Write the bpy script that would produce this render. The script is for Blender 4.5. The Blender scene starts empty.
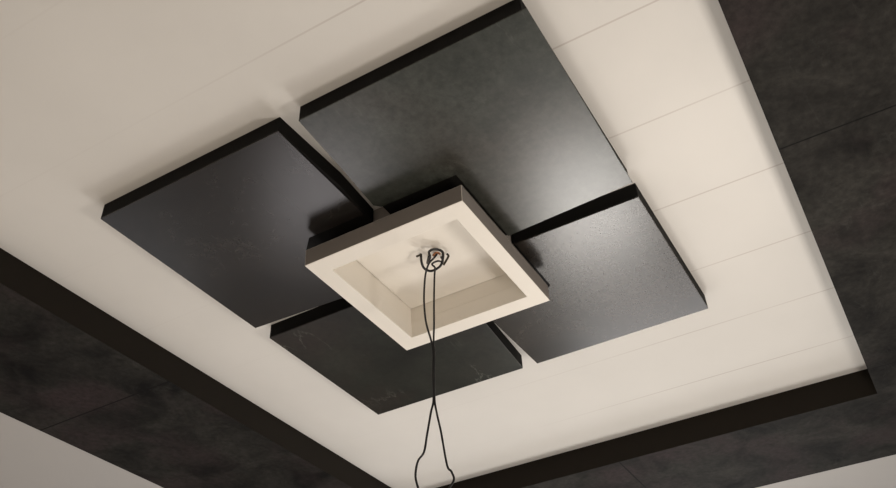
import bpy, bmesh, math, random
from mathutils import Matrix, Vector

S = 1.6                       # metres per unit: the ceiling is 1.6 m above the lens
sc = bpy.context.scene
COL = sc.collection
CEIL = 1.0                    # ceiling plane
PB = 1 - .0323                # underside of the dark panels
BB = 1 - .0912                # underside of the white box
TR = .935                     # underside of the dark border

# ---------------------------------------------------------------- materials
def new_mat(name):
    m = bpy.data.materials.new(name); m.use_nodes = True
    nt = m.node_tree; b = nt.nodes['Principled BSDF']
    return m, nt, b
def node(nt, kind, **kw):
    n = nt.nodes.new(kind)
    for k, v in kw.items():
        if k in n.inputs: n.inputs[k].default_value = v
        else: setattr(n, k, v)
    return n
def srgb(r, g, b):
    f = lambda c: (c/255/12.92) if c/255 <= .04045 else ((c/255+.055)/1.055)**2.4
    return (f(r), f(g), f(b), 1)

def plain(name, col, rough=.6, spec=.5, metal=0, bump=0, bscale=300, vary=0):
    m, nt, b = new_mat(name)
    b.inputs['Base Color'].default_value = col
    b.inputs['Roughness'].default_value = rough
    b.inputs['Specular IOR Level'].default_value = spec
    b.inputs['Metallic'].default_value = metal
    tc = node(nt, 'ShaderNodeTexCoord')
    if bump:
        n = node(nt, 'ShaderNodeTexNoise', Scale=bscale, Detail=4.0)
        nt.links.new(tc.outputs['Object'], n.inputs['Vector'])
        bp = node(nt, 'ShaderNodeBump', Strength=bump, Distance=.002)
        nt.links.new(n.outputs['Fac'], bp.inputs['Height'])
        nt.links.new(bp.outputs['Normal'], b.inputs['Normal'])
    if vary:
        n = node(nt, 'ShaderNodeTexNoise', Scale=5.0, Detail=5.0)
        nt.links.new(tc.outputs['Object'], n.inputs['Vector'])
        r = node(nt, 'ShaderNodeValToRGB')
        r.color_ramp.elements[0].color = tuple(c*(1-vary) for c in col[:3])+(1,)
        r.color_ramp.elements[1].color = tuple(min(1, c*(1+vary)) for c in col[:3])+(1,)
        r.color_ramp.elements[0].position = .3; r.color_ramp.elements[1].position = .7
        nt.links.new(n.outputs['Fac'], r.inputs['Fac'])
        nt.links.new(r.outputs['Color'], b.inputs['Base Color'])
    return m

def stripe_mask(nt, sep_out, period, offset, width):
    """1 on a thin line every period along one axis"""
    a = node(nt, 'ShaderNodeMath', operation='SUBTRACT'); a.inputs[1].default_value = offset
    nt.links.new(sep_out, a.inputs[0])
    w = node(nt, 'ShaderNodeMath', operation='PINGPONG'); w.inputs[1].default_value = period/2
    nt.links.new(a.outputs[0], w.inputs[0])
    l = node(nt, 'ShaderNodeMapRange'); l.interpolation_type = 'SMOOTHSTEP'
    l.inputs['From Min'].default_value = width*.35; l.inputs['From Max'].default_value = width
    l.inputs['To Min'].default_value = 1; l.inputs['To Max'].default_value = 0
    nt.links.new(w.outputs[0], l.inputs['Value'])
    return l.outputs['Result']

def boards(name, col, joint, period, offset, width):
    m, nt, b = new_mat(name)
    tc = node(nt, 'ShaderNodeTexCoord'); sp = node(nt, 'ShaderNodeSeparateXYZ')
    nt.links.new(tc.outputs['Object'], sp.inputs[0])
    ln = stripe_mask(nt, sp.outputs['X'], period, offset, width)
    n = node(nt, 'ShaderNodeTexNoise', Scale=2.5, Detail=5.0)
    nt.links.new(tc.outputs['Object'], n.inputs['Vector'])
    r = node(nt, 'ShaderNodeValToRGB')
    r.color_ramp.elements[0].color = tuple(c*.955 for c in col[:3])+(1,)
    r.color_ramp.elements[1].color = col
    r.color_ramp.elements[0].position = .35; r.color_ramp.elements[1].position = .65
    nt.links.new(n.outputs['Fac'], r.inputs['Fac'])
    # joints are partly filled: strength wanders along them
    n2 = node(nt, 'ShaderNodeTexNoise', Scale=1.6, Detail=2.0)
    nt.links.new(tc.outputs['Object'], n2.inputs['Vector'])
    mr = node(nt, 'ShaderNodeMapRange'); mr.inputs['From Min'].default_value = .35; mr.inputs['From Max'].default_value = .6
    mr.inputs['To Min'].default_value = .35; mr.inputs['To Max'].default_value = 1
    nt.links.new(n2.outputs['Fac'], mr.inputs['Value'])
    # the joints towards the left are filled better
    fy = node(nt, 'ShaderNodeMapRange'); fy.inputs['From Min'].default_value = -.75*S; fy.inputs['From Max'].default_value = -.35*S
    fy.inputs['To Min'].default_value = .12; fy.inputs['To Max'].default_value = 1
    nt.links.new(sp.outputs['Y'], fy.inputs['Value'])
    m2 = node(nt, 'ShaderNodeMath', operation='MULTIPLY')
    nt.links.new(ln, m2.inputs[0]); nt.links.new(fy.outputs[0], m2.inputs[1]); ln = m2.outputs[0]
    mu = node(nt, 'ShaderNodeMath', operation='MULTIPLY')
    nt.links.new(ln, mu.inputs[0]); nt.links.new(mr.outputs[0], mu.inputs[1])
    mx = node(nt, 'ShaderNodeMix', data_type='RGBA')
    nt.links.new(mu.outputs[0], mx.inputs['Factor'])
    nt.links.new(r.outputs['Color'], mx.inputs[6]); mx.inputs[7].default_value = joint
    nt.links.new(mx.outputs[2], b.inputs['Base Color'])
    b.inputs['Roughness'].default_value = .75; b.inputs['Specular IOR Level'].default_value = .25
    n3 = node(nt, 'ShaderNodeTexNoise', Scale=160.0, Detail=3.0)
    nt.links.new(tc.outputs['Object'], n3.inputs['Vector'])
    bp = node(nt, 'ShaderNodeBump', Strength=.06, Distance=.002)
    nt.links.new(n3.outputs['Fac'], bp.inputs['Height']); nt.links.new(bp.outputs['Normal'], b.inputs['Normal'])
    return m

def stone(name, dark, light, vein, rough, spec=.5, seams=None, warm=None, veinamt=.35, scale=1.0):
    """dark slate / marble sheet: clouds, fine grain, sparse pale veins, optional joints (axis, period, offset)"""
    m, nt, b = new_mat(name)
    tc = node(nt, 'ShaderNodeTexCoord')
    n = node(nt, 'ShaderNodeTexNoise', Scale=3.2*scale, Detail=8.0, Roughness=.62, Distortion=.6)
    nt.links.new(tc.outputs['Object'], n.inputs['Vector'])
    r = node(nt, 'ShaderNodeValToRGB')
    r.color_ramp.elements[0].color = dark; r.color_ramp.elements[0].position = .34
    r.color_ramp.elements[1].color = light; r.color_ramp.elements[1].position = .70
    nt.links.new(n.outputs['Fac'], r.inputs['Fac'])
    col = r.outputs['Color']
    if warm:
        nw = node(nt, 'ShaderNodeTexNoise', Scale=2.1*scale, Detail=3.0)
        mp = node(nt, 'ShaderNodeMapping'); mp.inputs['Location'].default_value = (3.1, 7.7, 0)
        nt.links.new(tc.outputs['Object'], mp.inputs['Vector']); nt.links.new(mp.outputs[0], nw.inputs['Vector'])
        mr = node(nt, 'ShaderNodeMapRange'); mr.inputs['From Min'].default_value = .5; mr.inputs['From Max'].default_value = .72
        nt.links.new(nw.outputs['Fac'], mr.inputs['Value'])
        mx = node(nt, 'ShaderNodeMix', data_type='RGBA')
        nt.links.new(mr.outputs[0], mx.inputs['Factor']); nt.links.new(col, mx.inputs[6]); mx.inputs[7].default_value = warm
        col = mx.outputs[2]
    # veins: thin contour of a stretched noise, broken up by another
    mp = node(nt, 'ShaderNodeMapping'); mp.inputs['Rotation'].default_value = (0, 0, .7); mp.inputs['Scale'].default_value = (1, 2.6, 1)
    nt.links.new(tc.outputs['Object'], mp.inputs['Vector'])
    nv = node(nt, 'ShaderNodeTexNoise', Scale=1.9*scale, Detail=7.0, Roughness=.6, Distortion=1.2)
    nt.links.new(mp.outputs[0], nv.inputs['Vector'])
    s1 = node(nt, 'ShaderNodeMath', operation='SUBTRACT'); s1.inputs[1].default_value = .5
    s2 = node(nt, 'ShaderNodeMath', operation='ABSOLUTE')
    nt.links.new(nv.outputs['Fac'], s1.inputs[0]); nt.links.new(s1.outputs[0], s2.inputs[0])
    mr = node(nt, 'ShaderNodeMapRange'); mr.inputs['From Min'].default_value = 0; mr.inputs['From Max'].default_value = .014
    mr.inputs['To Min'].default_value = veinamt; mr.inputs['To Max'].default_value = 0
    nt.links.new(s2.outputs[0], mr.inputs['Value'])
    nb = node(nt, 'ShaderNodeTexNoise', Scale=4.0*scale, Detail=2.0)
    nt.links.new(tc.outputs['Object'], nb.inputs['Vector'])
    mb = node(nt, 'ShaderNodeMapRange'); mb.inputs['From Min'].default_value = .48; mb.inputs['From Max'].default_value = .66
    nt.links.new(nb.outputs['Fac'], mb.inputs['Value'])
    mm = node(nt, 'ShaderNodeMath', operation='MULTIPLY')
    nt.links.new(mr.outputs[0], mm.inputs[0]); nt.links.new(mb.outputs[0], mm.inputs[1])
    mx = node(nt, 'ShaderNodeMix', data_type='RGBA')
    nt.links.new(mm.outputs[0], mx.inputs['Factor']); nt.links.new(col, mx.inputs[6]); mx.inputs[7].default_value = vein
    col = mx.outputs[2]
    if seams:
        sp = node(nt, 'ShaderNodeSeparateXYZ'); nt.links.new(tc.outputs['Object'], sp.inputs[0])
        ln = stripe_mask(nt, sp.outputs[seams[0]], seams[1], seams[2], .004)
        mx = node(nt, 'ShaderNodeMix', data_type='RGBA')
        nt.links.new(ln, mx.inputs['Factor']); nt.links.new(col, mx.inputs[6]); mx.inputs[7].default_value = (.0055, .005, .0048, 1)
        col = mx.outputs[2]
    # fine mottling of the sheet
    nf = node(nt, 'ShaderNodeTexNoise', Scale=48.0, Detail=5.0, Roughness=.7)
    nt.links.new(tc.outputs['Object'], nf.inputs['Vector'])
    mf = node(nt, 'ShaderNodeMapRange'); mf.inputs['From Min'].default_value = .3; mf.inputs['From Max'].default_value = .7
    mf.inputs['To Min'].default_value = .68; mf.inputs['To Max'].default_value = 1.32
    nt.links.new(nf.outputs['Fac'], mf.inputs['Value'])
    vm = node(nt, 'ShaderNodeVectorMath', operation='SCALE')
    nt.links.new(col, vm.inputs[0]); nt.links.new(mf.outputs[0], vm.inputs['Scale']); col = vm.outputs[0]
    nt.links.new(col, b.inputs['Base Color'])
    ng = node(nt, 'ShaderNodeTexNoise', Scale=26.0, Detail=6.0, Roughness=.7)
    nt.links.new(tc.outputs['Object'], ng.inputs['Vector'])
    rr = node(nt, 'ShaderNodeMapRange'); rr.inputs['To Min'].default_value = rough-.015; rr.inputs['To Max'].default_value = rough+.025
    nt.links.new(ng.outputs['Fac'], rr.inputs['Value']); nt.links.new(rr.outputs[0], b.inputs['Roughness'])
    ng2 = node(nt, 'ShaderNodeTexNoise', Scale=9.0, Detail=2.0)
    nt.links.new(tc.outputs['Object'], ng2.inputs['Vector'])
    bp = node(nt, 'ShaderNodeBump', Strength=.06, Distance=.001)
    nt.links.new(ng2.outputs['Fac'], bp.inputs['Height']); nt.links.new(bp.outputs['Normal'], b.inputs['Normal'])
    b.inputs['Specular IOR Level'].default_value = spec
    return m

M_ceil = boards('ceiling board paint', (.70, .678, .64, 1), (.54, .50, .465, 1), .2115*S, -.996*S, .0022*S)
M_soffit = plain('shaded soffit', (.44, .425, .41, 1), .75, .25, bump=.05)  # outer ceiling's shade is put into this darker base colour
PV = dict(rough=.255, spec=.40, veinamt=.12)
M_panels = [stone('slate laminate brown', (.008, .007, .0065, 1), (.022, .019, .017, 1), (.10, .095, .09, 1), warm=(.020, .015, .013, 1), **PV),
            stone('slate laminate grey', (.022, .025, .021, 1), (.050, .053, .046, 1), (.16, .16, .15, 1), warm=(.044, .040, .034, 1), **PV),
            stone('slate laminate warm grey', (.013, .011, .009, 1), (.034, .028, .023, 1), (.12, .11, .10, 1), warm=(.032, .023, .018, 1), **PV),
            stone('slate laminate green grey', (.006, .0065, .005, 1), (.022, .024, .018, 1), (.17, .18, .15, 1), warm=(.020, .013, .011, 1), rough=.34, spec=.30, veinamt=.5)]
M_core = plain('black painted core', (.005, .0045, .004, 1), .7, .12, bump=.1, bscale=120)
M_beam_x = stone('border marble', (.006, .0055, .005, 1), (.034, .032, .028, 1), (.08, .08, .075, 1), .65, .05, seams=('X', .79*S, -1.095*S), warm=(.030, .022, .022, 1), scale=1.5, veinamt=.12)
M_beam_y = stone('border marble cross', (.006, .0055, .005, 1), (.034, .032, .028, 1), (.08, .08, .075, 1), .65, .05, seams=('Y', .79*S, -.633*S), warm=(.030, .022, .022, 1), scale=1.5, veinamt=.12)
M_reveal = plain('brown reveal', (.012, .009, .006, 1), .7, .15, bump=.1)
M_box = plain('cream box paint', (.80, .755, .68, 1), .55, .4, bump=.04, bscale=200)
M_boxshade = plain('cream box shaded side', (.26, .235, .215, 1), .65, .3, bump=.05, bscale=200)  # the box's cream, darkened so the colour carries the shade of its sides
M_wall = plain('wall paint', (.62, .58, .53, 1), .8, .2, bump=.05)
M_floor = plain('floor tile', (.6, .56, .51, 1), .35, .5, vary=.15)
M_wire = plain('black wire sheath', (.006, .006, .007, 1), .4, .5, vary=.1)
M_copper = plain('bare copper', (.42, .19, .10, 1), .35, .5, metal=1, vary=.15)
M_olive = plain('olive wire sheath', (.035, .028, .016, 1), .45, .4, vary=.2)
M_frame = plain('window frame paint', (.7, .7, .7, 1), .4, .5, vary=.03)

# ---------------------------------------------------------------- mesh helpers
def V(p): return Vector((p[0]*S, -p[1]*S, p[2]*S))     # units to metres; y runs to the left in the photo
def link(name, bm, mats, parent=None, bevel=0, kind=None):
    bmesh.ops.recalc_face_normals(bm, faces=bm.faces)
    if bevel:
        es = [e for e in bm.edges if len(e.link_faces) == 2 and e.calc_face_angle(0) > .5]
        bmesh.ops.bevel(bm, geom=es, offset=bevel, segments=2, profile=.6, affect='EDGES')
    me = bpy.data.meshes.new(name); bm.to_mesh(me); bm.free()
    for m in (mats if isinstance(mats, (list, tuple)) else [mats]): me.materials.append(m)
    o = bpy.data.objects.new(name, me); COL.objects.link(o)
    if parent: o.parent = parent
    if kind: o['kind'] = kind
    return o
def prism(pts, z0, z1, bm=None, mi=0):
    bm = bm or bmesh.new()
    a = [bm.verts.new((x*S, -y*S, z0*S)) for x, y in pts]
    b = [bm.verts.new((x*S, -y*S, z1*S)) for x, y in pts]
    n = len(pts); fs = [bm.faces.new(a), bm.faces.new(b)]
    for i in range(n):
        fs.append(bm.faces.new((a[i], a[(i+1) % n], b[(i+1) % n], b[i])))
    for f in fs: f.material_index = mi
    return bm
def rect(x0, x1, y0, y1): return [(x0, y0), (x1, y0), (x1, y1), (x0, y1)]
def box(x0, x1, y0, y1, z0, z1, bm=None): return prism(rect(x0, x1, y0, y1), z0, z1, bm)
def ring(o, i, z0, z1, bm=None, side_mi=0, in_mi=0):
    """square ring between outer rect o and inner rect i (x0,x1,y0,y1)"""
    bm = bm or bmesh.new()
    P = {}
    for k, r in (('o', o), ('i', i)):
        for zz in (z0, z1): P[k, zz] = [bm.verts.new((x*S, -y*S, zz*S)) for x, y in rect(*r)]
    for j in range(4):
        k = (j+1) % 4
        bm.faces.new((P['o', z0][j], P['o', z0][k], P['i', z0][k], P['i', z0][j]))
        bm.faces.new((P['o', z1][j], P['o', z1][k], P['i', z1][k], P['i', z1][j]))
        bm.faces.new((P['o', z0][j], P['o', z0][k], P['o', z1][k], P['o', z1][j])).material_index = side_mi
        bm.faces.new((P['i', z0][j], P['i', z0][k], P['i', z1][k], P['i', z1][j])).material_index = in_mi
    return bm
def tube(pts, r, parent, name, mat, origin):
    """tube swept along a smooth curve through pts (unit coordinates)"""
    P = [V(p) - V(origin) for p in pts]
    Q = []
    n = len(P)
    for i in range(n-1):
        p0, p1, p2, p3 = P[max(i-1, 0)], P[i], P[i+1], P[min(i+2, n-1)]
        for k in range(6):
            t = k/6
            Q.append(.5*((2*p1)+(p2-p0)*t+(2*p0-5*p1+4*p2-p3)*t*t+(3*p1-p0-3*p2+p3)*t**3))
    Q.append(P[-1])
    bm = bmesh.new(); prev = None; up = Vector((.3, .8, .5)).normalized(); rings = []
    for i, q in enumerate(Q):
        d = (Q[min(i+1, len(Q)-1)]-Q[max(i-1, 0)]).normalized()
        u = (up - d*up.dot(d)).normalized(); up = u; v = d.cross(u)
        rings.append([bm.verts.new(q+(u*math.cos(a)+v*math.sin(a))*r) for a in [k*math.tau/8 for k in range(8)]])
    for a, b in zip(rings, rings[1:]):
        for k in range(8): bm.faces.new((a[k], a[(k+1) % 8], b[(k+1) % 8], b[k])).smooth = True
    bm.faces.new(rings[0]); bm.faces.new(rings[-1])
    return link(name, bm, mat, parent)
def tag(o, label, cat, group=None):
    o['label'] = label; o['category'] = cat
    if group: o['group'] = group

# ---------------------------------------------------------------- the setting
TX0, TX1, TY0, TY1 = -2.01, -.17, .0095, 1.272          # inner edge of the dark border
BW = .38
OX0, OX1, OY0, OY1 = -2.38, TX1+BW, TY0-.39, 1.664      # outer edge of the dark border
WX0, WX1, WY0, WY1 = -4.2, 1.3, -1.25, 2.9             # walls
FL = -.95
link('ceiling', box(TX0-.02, TX1+.02, TY0-.02, TY1+.02, CEIL, CEIL+.03), M_ceil, kind='structure')
link('ceiling', ring((WX0, WX1, WY0, WY1), (OX0, OX1, OY0, OY1), TR, CEIL+.03), M_soffit, kind='structure')
link('floor', box(WX0-.1, WX1+.1, WY0-.1, WY1+.1, FL-.05, FL), M_floor, kind='structure')
# border: two long runs (left, right) and two cross runs (far, near); the face towards the tray is a painted reveal
def border(n, x0, x1, y0, y1, mat, face):
    bm = box(x0, x1, y0, y1, TR, CEIL)
    bm.normal_update(); bmesh.ops.recalc_face_normals(bm, faces=bm.faces)
    for f in bm.faces:
        if abs(f.normal.z) < .5: f.material_index = 1
    return link('trim_%d' % n, bm, [mat, M_reveal], kind='structure')
border(1, OX0, OX1, OY0, TY0, M_beam_x, 1)
border(2, OX0, OX1, TY1, OY1, M_beam_x, 1)
border(3, OX0, TX0, TY0, TY1, M_beam_y, 1)
border(4, TX1, OX1, TY0, TY1, M_beam_y, 1)
T = .06
def wall(name, x0, x1, y0, y1): link(name, box(x0, x1, y0, y1, FL, CEIL+.03), M_wall, kind='structure')
wall('wall_right', WX0, WX1, WY0-T, WY0)
wall('wall_back', WX1, WX1+T, WY0-T, WY1+T)
# left wall with a tall window
WL = (-2.6, -1.6, -.92, .25)    # x0, x1, z0, z1
bm = bmesh.new()
for x0, x1, z0, z1 in ((WX0, WL[0], FL, CEIL+.03), (WL[1], WX1, FL, CEIL+.03), (WL[0], WL[1], FL, WL[2]), (WL[0], WL[1], WL[3], CEIL+.03)):
    box(x0, x1, WY1, WY1+T, z0, z1, bm)
link('wall_left', bm, M_wall, kind='structure')
bm = bmesh.new(); w = .03
for x0, x1, z0, z1 in ((WL[0], WL[1], WL[2], WL[2]+w), (WL[0], WL[1], WL[3]-w, WL[3]), (WL[0], WL[0]+w, WL[2]+w, WL[3]-w),
                       (WL[1]-w, WL[1], WL[2]+w, WL[3]-w), (-2.115, -2.085, WL[2]+w, WL[3]-w)):
    box(x0, x1, WY1+.015, WY1+.045, z0, z1, bm)
link('window_2', bm, M_frame, kind='structure')
# far wall with a wide window
WN = (.1, 1.5, -.92, .25)     # y0, y1, z0, z1
bm = bmesh.new()
def slab(y0, y1, z0, z1): box(WX0-T, WX0, y0, y1, z0, z1, bm)
slab(WY0-T, WN[0], FL, CEIL+.03); slab(WN[1], WY1+T, FL, CEIL+.03)
slab(WN[0], WN[1], FL, WN[2]); slab(WN[0], WN[1], WN[3], CEIL+.03)
link('wall_far', bm, M_wall, kind='structure')
bm = bmesh.new(); w = .03
for y0, y1, z0, z1 in ((WN[0], WN[1], WN[2], WN[2]+w), (WN[0], WN[1], WN[3]-w, WN[3]), (WN[0], WN[0]+w, WN[2]+w, WN[3]-w),
                       (WN[1]-w, WN[1], WN[2]+w, WN[3]-w), ((WN[0]+WN[1])/2-w/2, (WN[0]+WN[1])/2+w/2, WN[2]+w, WN[3]-w)):
    box(WX0-.045, WX0-.015, y0, y1, z0, z1, bm)
link('window_1', bm, M_frame, kind='structure')

# ---------------------------------------------------------------- the four dark panels
X0, X1, X2, X3 = -.679, -1.0751, -1.1186, -1.5118
Y0, Y1, Y2, Y3 = 1.030, .6534, .6144, .241
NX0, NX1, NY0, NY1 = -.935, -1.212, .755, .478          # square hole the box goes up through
FX0, FX1, FY0, FY1 = -.907, -1.277, .797, .4735         # hole in the laminate sheet, a little larger: the bared black core stands in for contact shade
G = 'dark panels hung around the white box'
def panel(label, core, face, mat):
    cx = sum(p[0] for p in core[:1]); cy = core[0][1]
    e = bpy.data.objects.new('slate_panel', None); COL.objects.link(e)
    e.empty_display_size = .1
    e.location = V((cx, cy, PB))
    tag(e, label, 'panel', G)
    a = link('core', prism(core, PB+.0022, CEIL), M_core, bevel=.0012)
    b = link('face_sheet', prism(face, PB, PB+.0022), mat, bevel=.0007)
    a['label'] = 'black painted edge'
    for o in (a, b):
        o.parent = e; o.matrix_parent_inverse = Matrix.Translation(e.location).inverted()
ch = .028
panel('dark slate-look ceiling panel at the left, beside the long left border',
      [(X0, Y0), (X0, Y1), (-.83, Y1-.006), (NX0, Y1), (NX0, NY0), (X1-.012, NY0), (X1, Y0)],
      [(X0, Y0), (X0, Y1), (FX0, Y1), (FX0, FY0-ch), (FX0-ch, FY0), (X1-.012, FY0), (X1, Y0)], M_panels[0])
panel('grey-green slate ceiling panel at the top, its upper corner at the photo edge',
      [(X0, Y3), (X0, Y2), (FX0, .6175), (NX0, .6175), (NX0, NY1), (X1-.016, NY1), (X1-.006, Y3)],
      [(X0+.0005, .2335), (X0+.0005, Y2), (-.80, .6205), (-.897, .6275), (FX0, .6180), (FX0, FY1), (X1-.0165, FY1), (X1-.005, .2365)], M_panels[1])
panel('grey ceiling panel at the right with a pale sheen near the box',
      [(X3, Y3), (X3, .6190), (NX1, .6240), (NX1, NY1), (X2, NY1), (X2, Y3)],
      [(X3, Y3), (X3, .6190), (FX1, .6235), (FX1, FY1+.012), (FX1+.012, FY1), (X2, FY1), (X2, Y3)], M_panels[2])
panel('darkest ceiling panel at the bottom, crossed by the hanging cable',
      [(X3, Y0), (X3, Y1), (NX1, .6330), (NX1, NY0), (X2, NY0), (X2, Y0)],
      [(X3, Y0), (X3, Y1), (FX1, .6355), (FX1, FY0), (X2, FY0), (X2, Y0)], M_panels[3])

# ---------------------------------------------------------------- white recessed box in the middle
bx = (-1.2321, -.9077, .4656, .7744)
ox = (-1.1981, -.9421, .4955, .742)
bd = (NX1+.003, NX0-.003, NY1+.003, NY0-.003)
RZ = .976
e = bpy.data.objects.new('light_box', None); COL.objects.link(e)
e.location = V((-1.07, .62, CEIL))
tag(e, 'square cream recessed light box between the four dark panels', 'light box')
kids = [link('rim', ring(bx, ox, BB, BB+.034, side_mi=1), [M_box, M_boxshade], bevel=.0012),
        link('casing', ring(bd, (ox[0]-.001, ox[1]+.001, ox[2]-.001, ox[3]+.001), BB+.034, CEIL, side_mi=1), [M_box, M_boxshade]),
        link('recess_top', box(ox[0], ox[1], ox[2], ox[3], RZ, RZ+.008), M_box)]
for o in kids:
    o.parent = e; o.matrix_parent_inverse = Matrix.Translation(e.location).inverted()

# ---------------------------------------------------------------- hanging cable
HK = (-1.075, .622, RZ)
rv = (.50081, .86555)
e = bpy.data.objects.new('electrical_cable', None); COL.objects.link(e)
e.location = V(HK)
tag(e, 'thin black looped electrical cable hanging from a coil in the cream box', 'cable')
def along(l, dep=0):
    return [(HK[0]+rv[0]*a+dep*.8656, HK[1]+rv[1]*a-dep*.5008, z) for a, z in l]
LS = [(.0120, .9262), (.0147, .8784), (.0122, .8322), (.0045, .7955), (.0016, .7717), (.0029, .7277), (.0033, .6818), (.0078, .6605), (.015, .6209), (.0202, .5925), (.0297, .578), (.0338, .5571), (.0318, .5411), (.026, .5252), (.015, .512), (.008, .507)]
RS = [(-.005, .9299), (-.0027, .8777), (-.0014, .8255), (.0003, .7894), (-.0008, .7716), (.0010, .7277), (.0014, .6817), (-.0016, .6566), (-.007, .6251), (-.0144, .5698), (-.0201, .5598), (-.0241, .5469), (-.0176, .5345), (-.0067, .5208), (.002, .511), (.008, .507)]
C1 = [(-1.0724, .6248, .975), (-1.0741, .6294, .962), (-1.0538, .612, .955), (-1.046, .6092, .96), (-1.0503, .6033, .966), (-1.0574, .5971, .968), (-1.0635, .5915, .964), (-1.0689, .594, .955), (-1.0746, .6008, .948), (-1.0768, .6095, .944), (-1.0741, .6226, .941), (-1.066, .6312, .945), (-1.0546, .6303, .952), (-1.0497, .6281, .966)]
C2 = [(-1.0773, .6172, .975), (-1.0653, .604, .966), (-1.0624, .6088, .957), (-1.0607, .6163, .95), (-1.0617, .6224, .942)]
C3 = [(-1.0868, .608, .975), (-1.0823, .6018, .958), (-1.0715, .606, .955), (-1.0699, .6176, .952), (-1.0727, .6133, .943)]
ls, rs = along(LS), along(RS)
tube(C2+ls, .0028, e, 'strand', M_wire, HK)
tube(C3+rs, .0028, e, 'strand', M_wire, HK)
tube(C1, .0038, e, 'coil', M_wire, HK)
for p in (((-1.0497, .6281, .966), (-1.0471, .6307, .962), (-1.0471, .636, .962)),
          ((-1.0814, .6005, .95), (-1.0816, .5952, .957), (-1.0827, .5902, .967), (-1.0818, .5925, .972)),
          ((-1.062, .6105, .962), (-1.0628, .6045, .968), (-1.0705, .6007, .968))):
    inner = p[0][0] < -1.06 and p[0][2] > .96
    c = tube(p, .0032, e, 'wire_end', M_copper if inner else M_olive, HK); c['label'] = 'bare copper wire end' if inner else 'dark olive wire end'

# ---------------------------------------------------------------- light
def area(name, loc, target, sx, sy, power, col):
    l = bpy.data.lights.new(name, 'AREA'); l.shape = 'RECTANGLE'; l.size = sx*S; l.size_y = sy*S
    l.energy = power; l.color = col
    o = bpy.data.objects.new(name, l); COL.objects.link(o)
    o.location = V(loc)
    o.rotation_euler = (V(target)-V(loc)).to_track_quat('-Z', 'Y').to_euler()
    return o
def spot(name, x, y, power, deg, col):
    l = bpy.data.lights.new(name, 'SPOT'); l.energy = power; l.color = col
    l.spot_size = math.radians(deg); l.spot_blend = .7; l.shadow_soft_size = .04
    o = bpy.data.objects.new(name, l); COL.objects.link(o); o.location = V((x, y, TR-.03))
area('window_daylight', (WX0-.07, (WN[0]+WN[1])/2, (WN[2]+WN[3])/2), (0, (WN[0]+WN[1])/2, .3), 1.3, 1.1, 48, (1, .97, .94))
area('side_window_daylight', (-2.1, WY1+.08, -.35), (-2.1, 0, .1), .9, 1.1, 7, (1, .94, .9))
area('ceiling_fill_light', (-1.1, -.25, .1), (-1.1, .1, 1), .2, .2, 13, (1, .92, .84))  # unseen light added to brighten the right of the ceiling
area('sheen_light', (-2.42, .70, -.25), (-.8, .5, .8), .36, .36, 23, (1, .95, .89))  # this and the next: unseen lights added to give the panels their sheen
area('sheen_light', (-1.79, 1.46, -.2), (-.6, .6, .8), .35, .35, 5, (1, .94, .95))
# unseen spots added under the lower ceiling, fill light bounced off the floor
spot('bounce_spot', -3.0, .9, 100, 90, (.95, 1, 1))
spot('bounce_spot', .3, 1.8, 300, 100, (1, .94, .88))
spot('bounce_spot', .3, -.5, 330, 100, (1, .94, .88))
wd = bpy.data.worlds.new('world'); sc.world = wd; wd.use_nodes = True
wd.node_tree.nodes['Background'].inputs[0].default_value = (.75, .85, 1, 1)
wd.node_tree.nodes['Background'].inputs[1].default_value = .5

# ---------------------------------------------------------------- camera
Mw = Matrix(((0.5039642271954408, 0.862945418904538, 0.0366778093535276),
             (0.5281834550777296, -0.3415047738131356, 0.7774295641696367),
             (0.6834049279083773, -0.37242407743661077, -0.6278996823187883)))
R = Matrix(((1, 0, 0), (0, -1, 0), (0, 0, 1))) @ (-1*Mw).transposed() @ Matrix(((1, 0, 0), (0, -1, 0), (0, 0, -1)))
cam = bpy.data.cameras.new('camera'); co = bpy.data.objects.new('camera', cam); COL.objects.link(co)
co.matrix_world = R.to_4x4()
cam.sensor_fit = 'HORIZONTAL'; cam.sensor_width = 36; cam.lens = 869.0089/896*36; cam.clip_start = .01
sc.camera = co
sc.view_settings.view_transform = 'Standard'; sc.view_settings.look = 'None'
sc.view_settings.gamma = 1; sc.view_settings.exposure = 0; sc.view_settings.use_curve_mapping = False
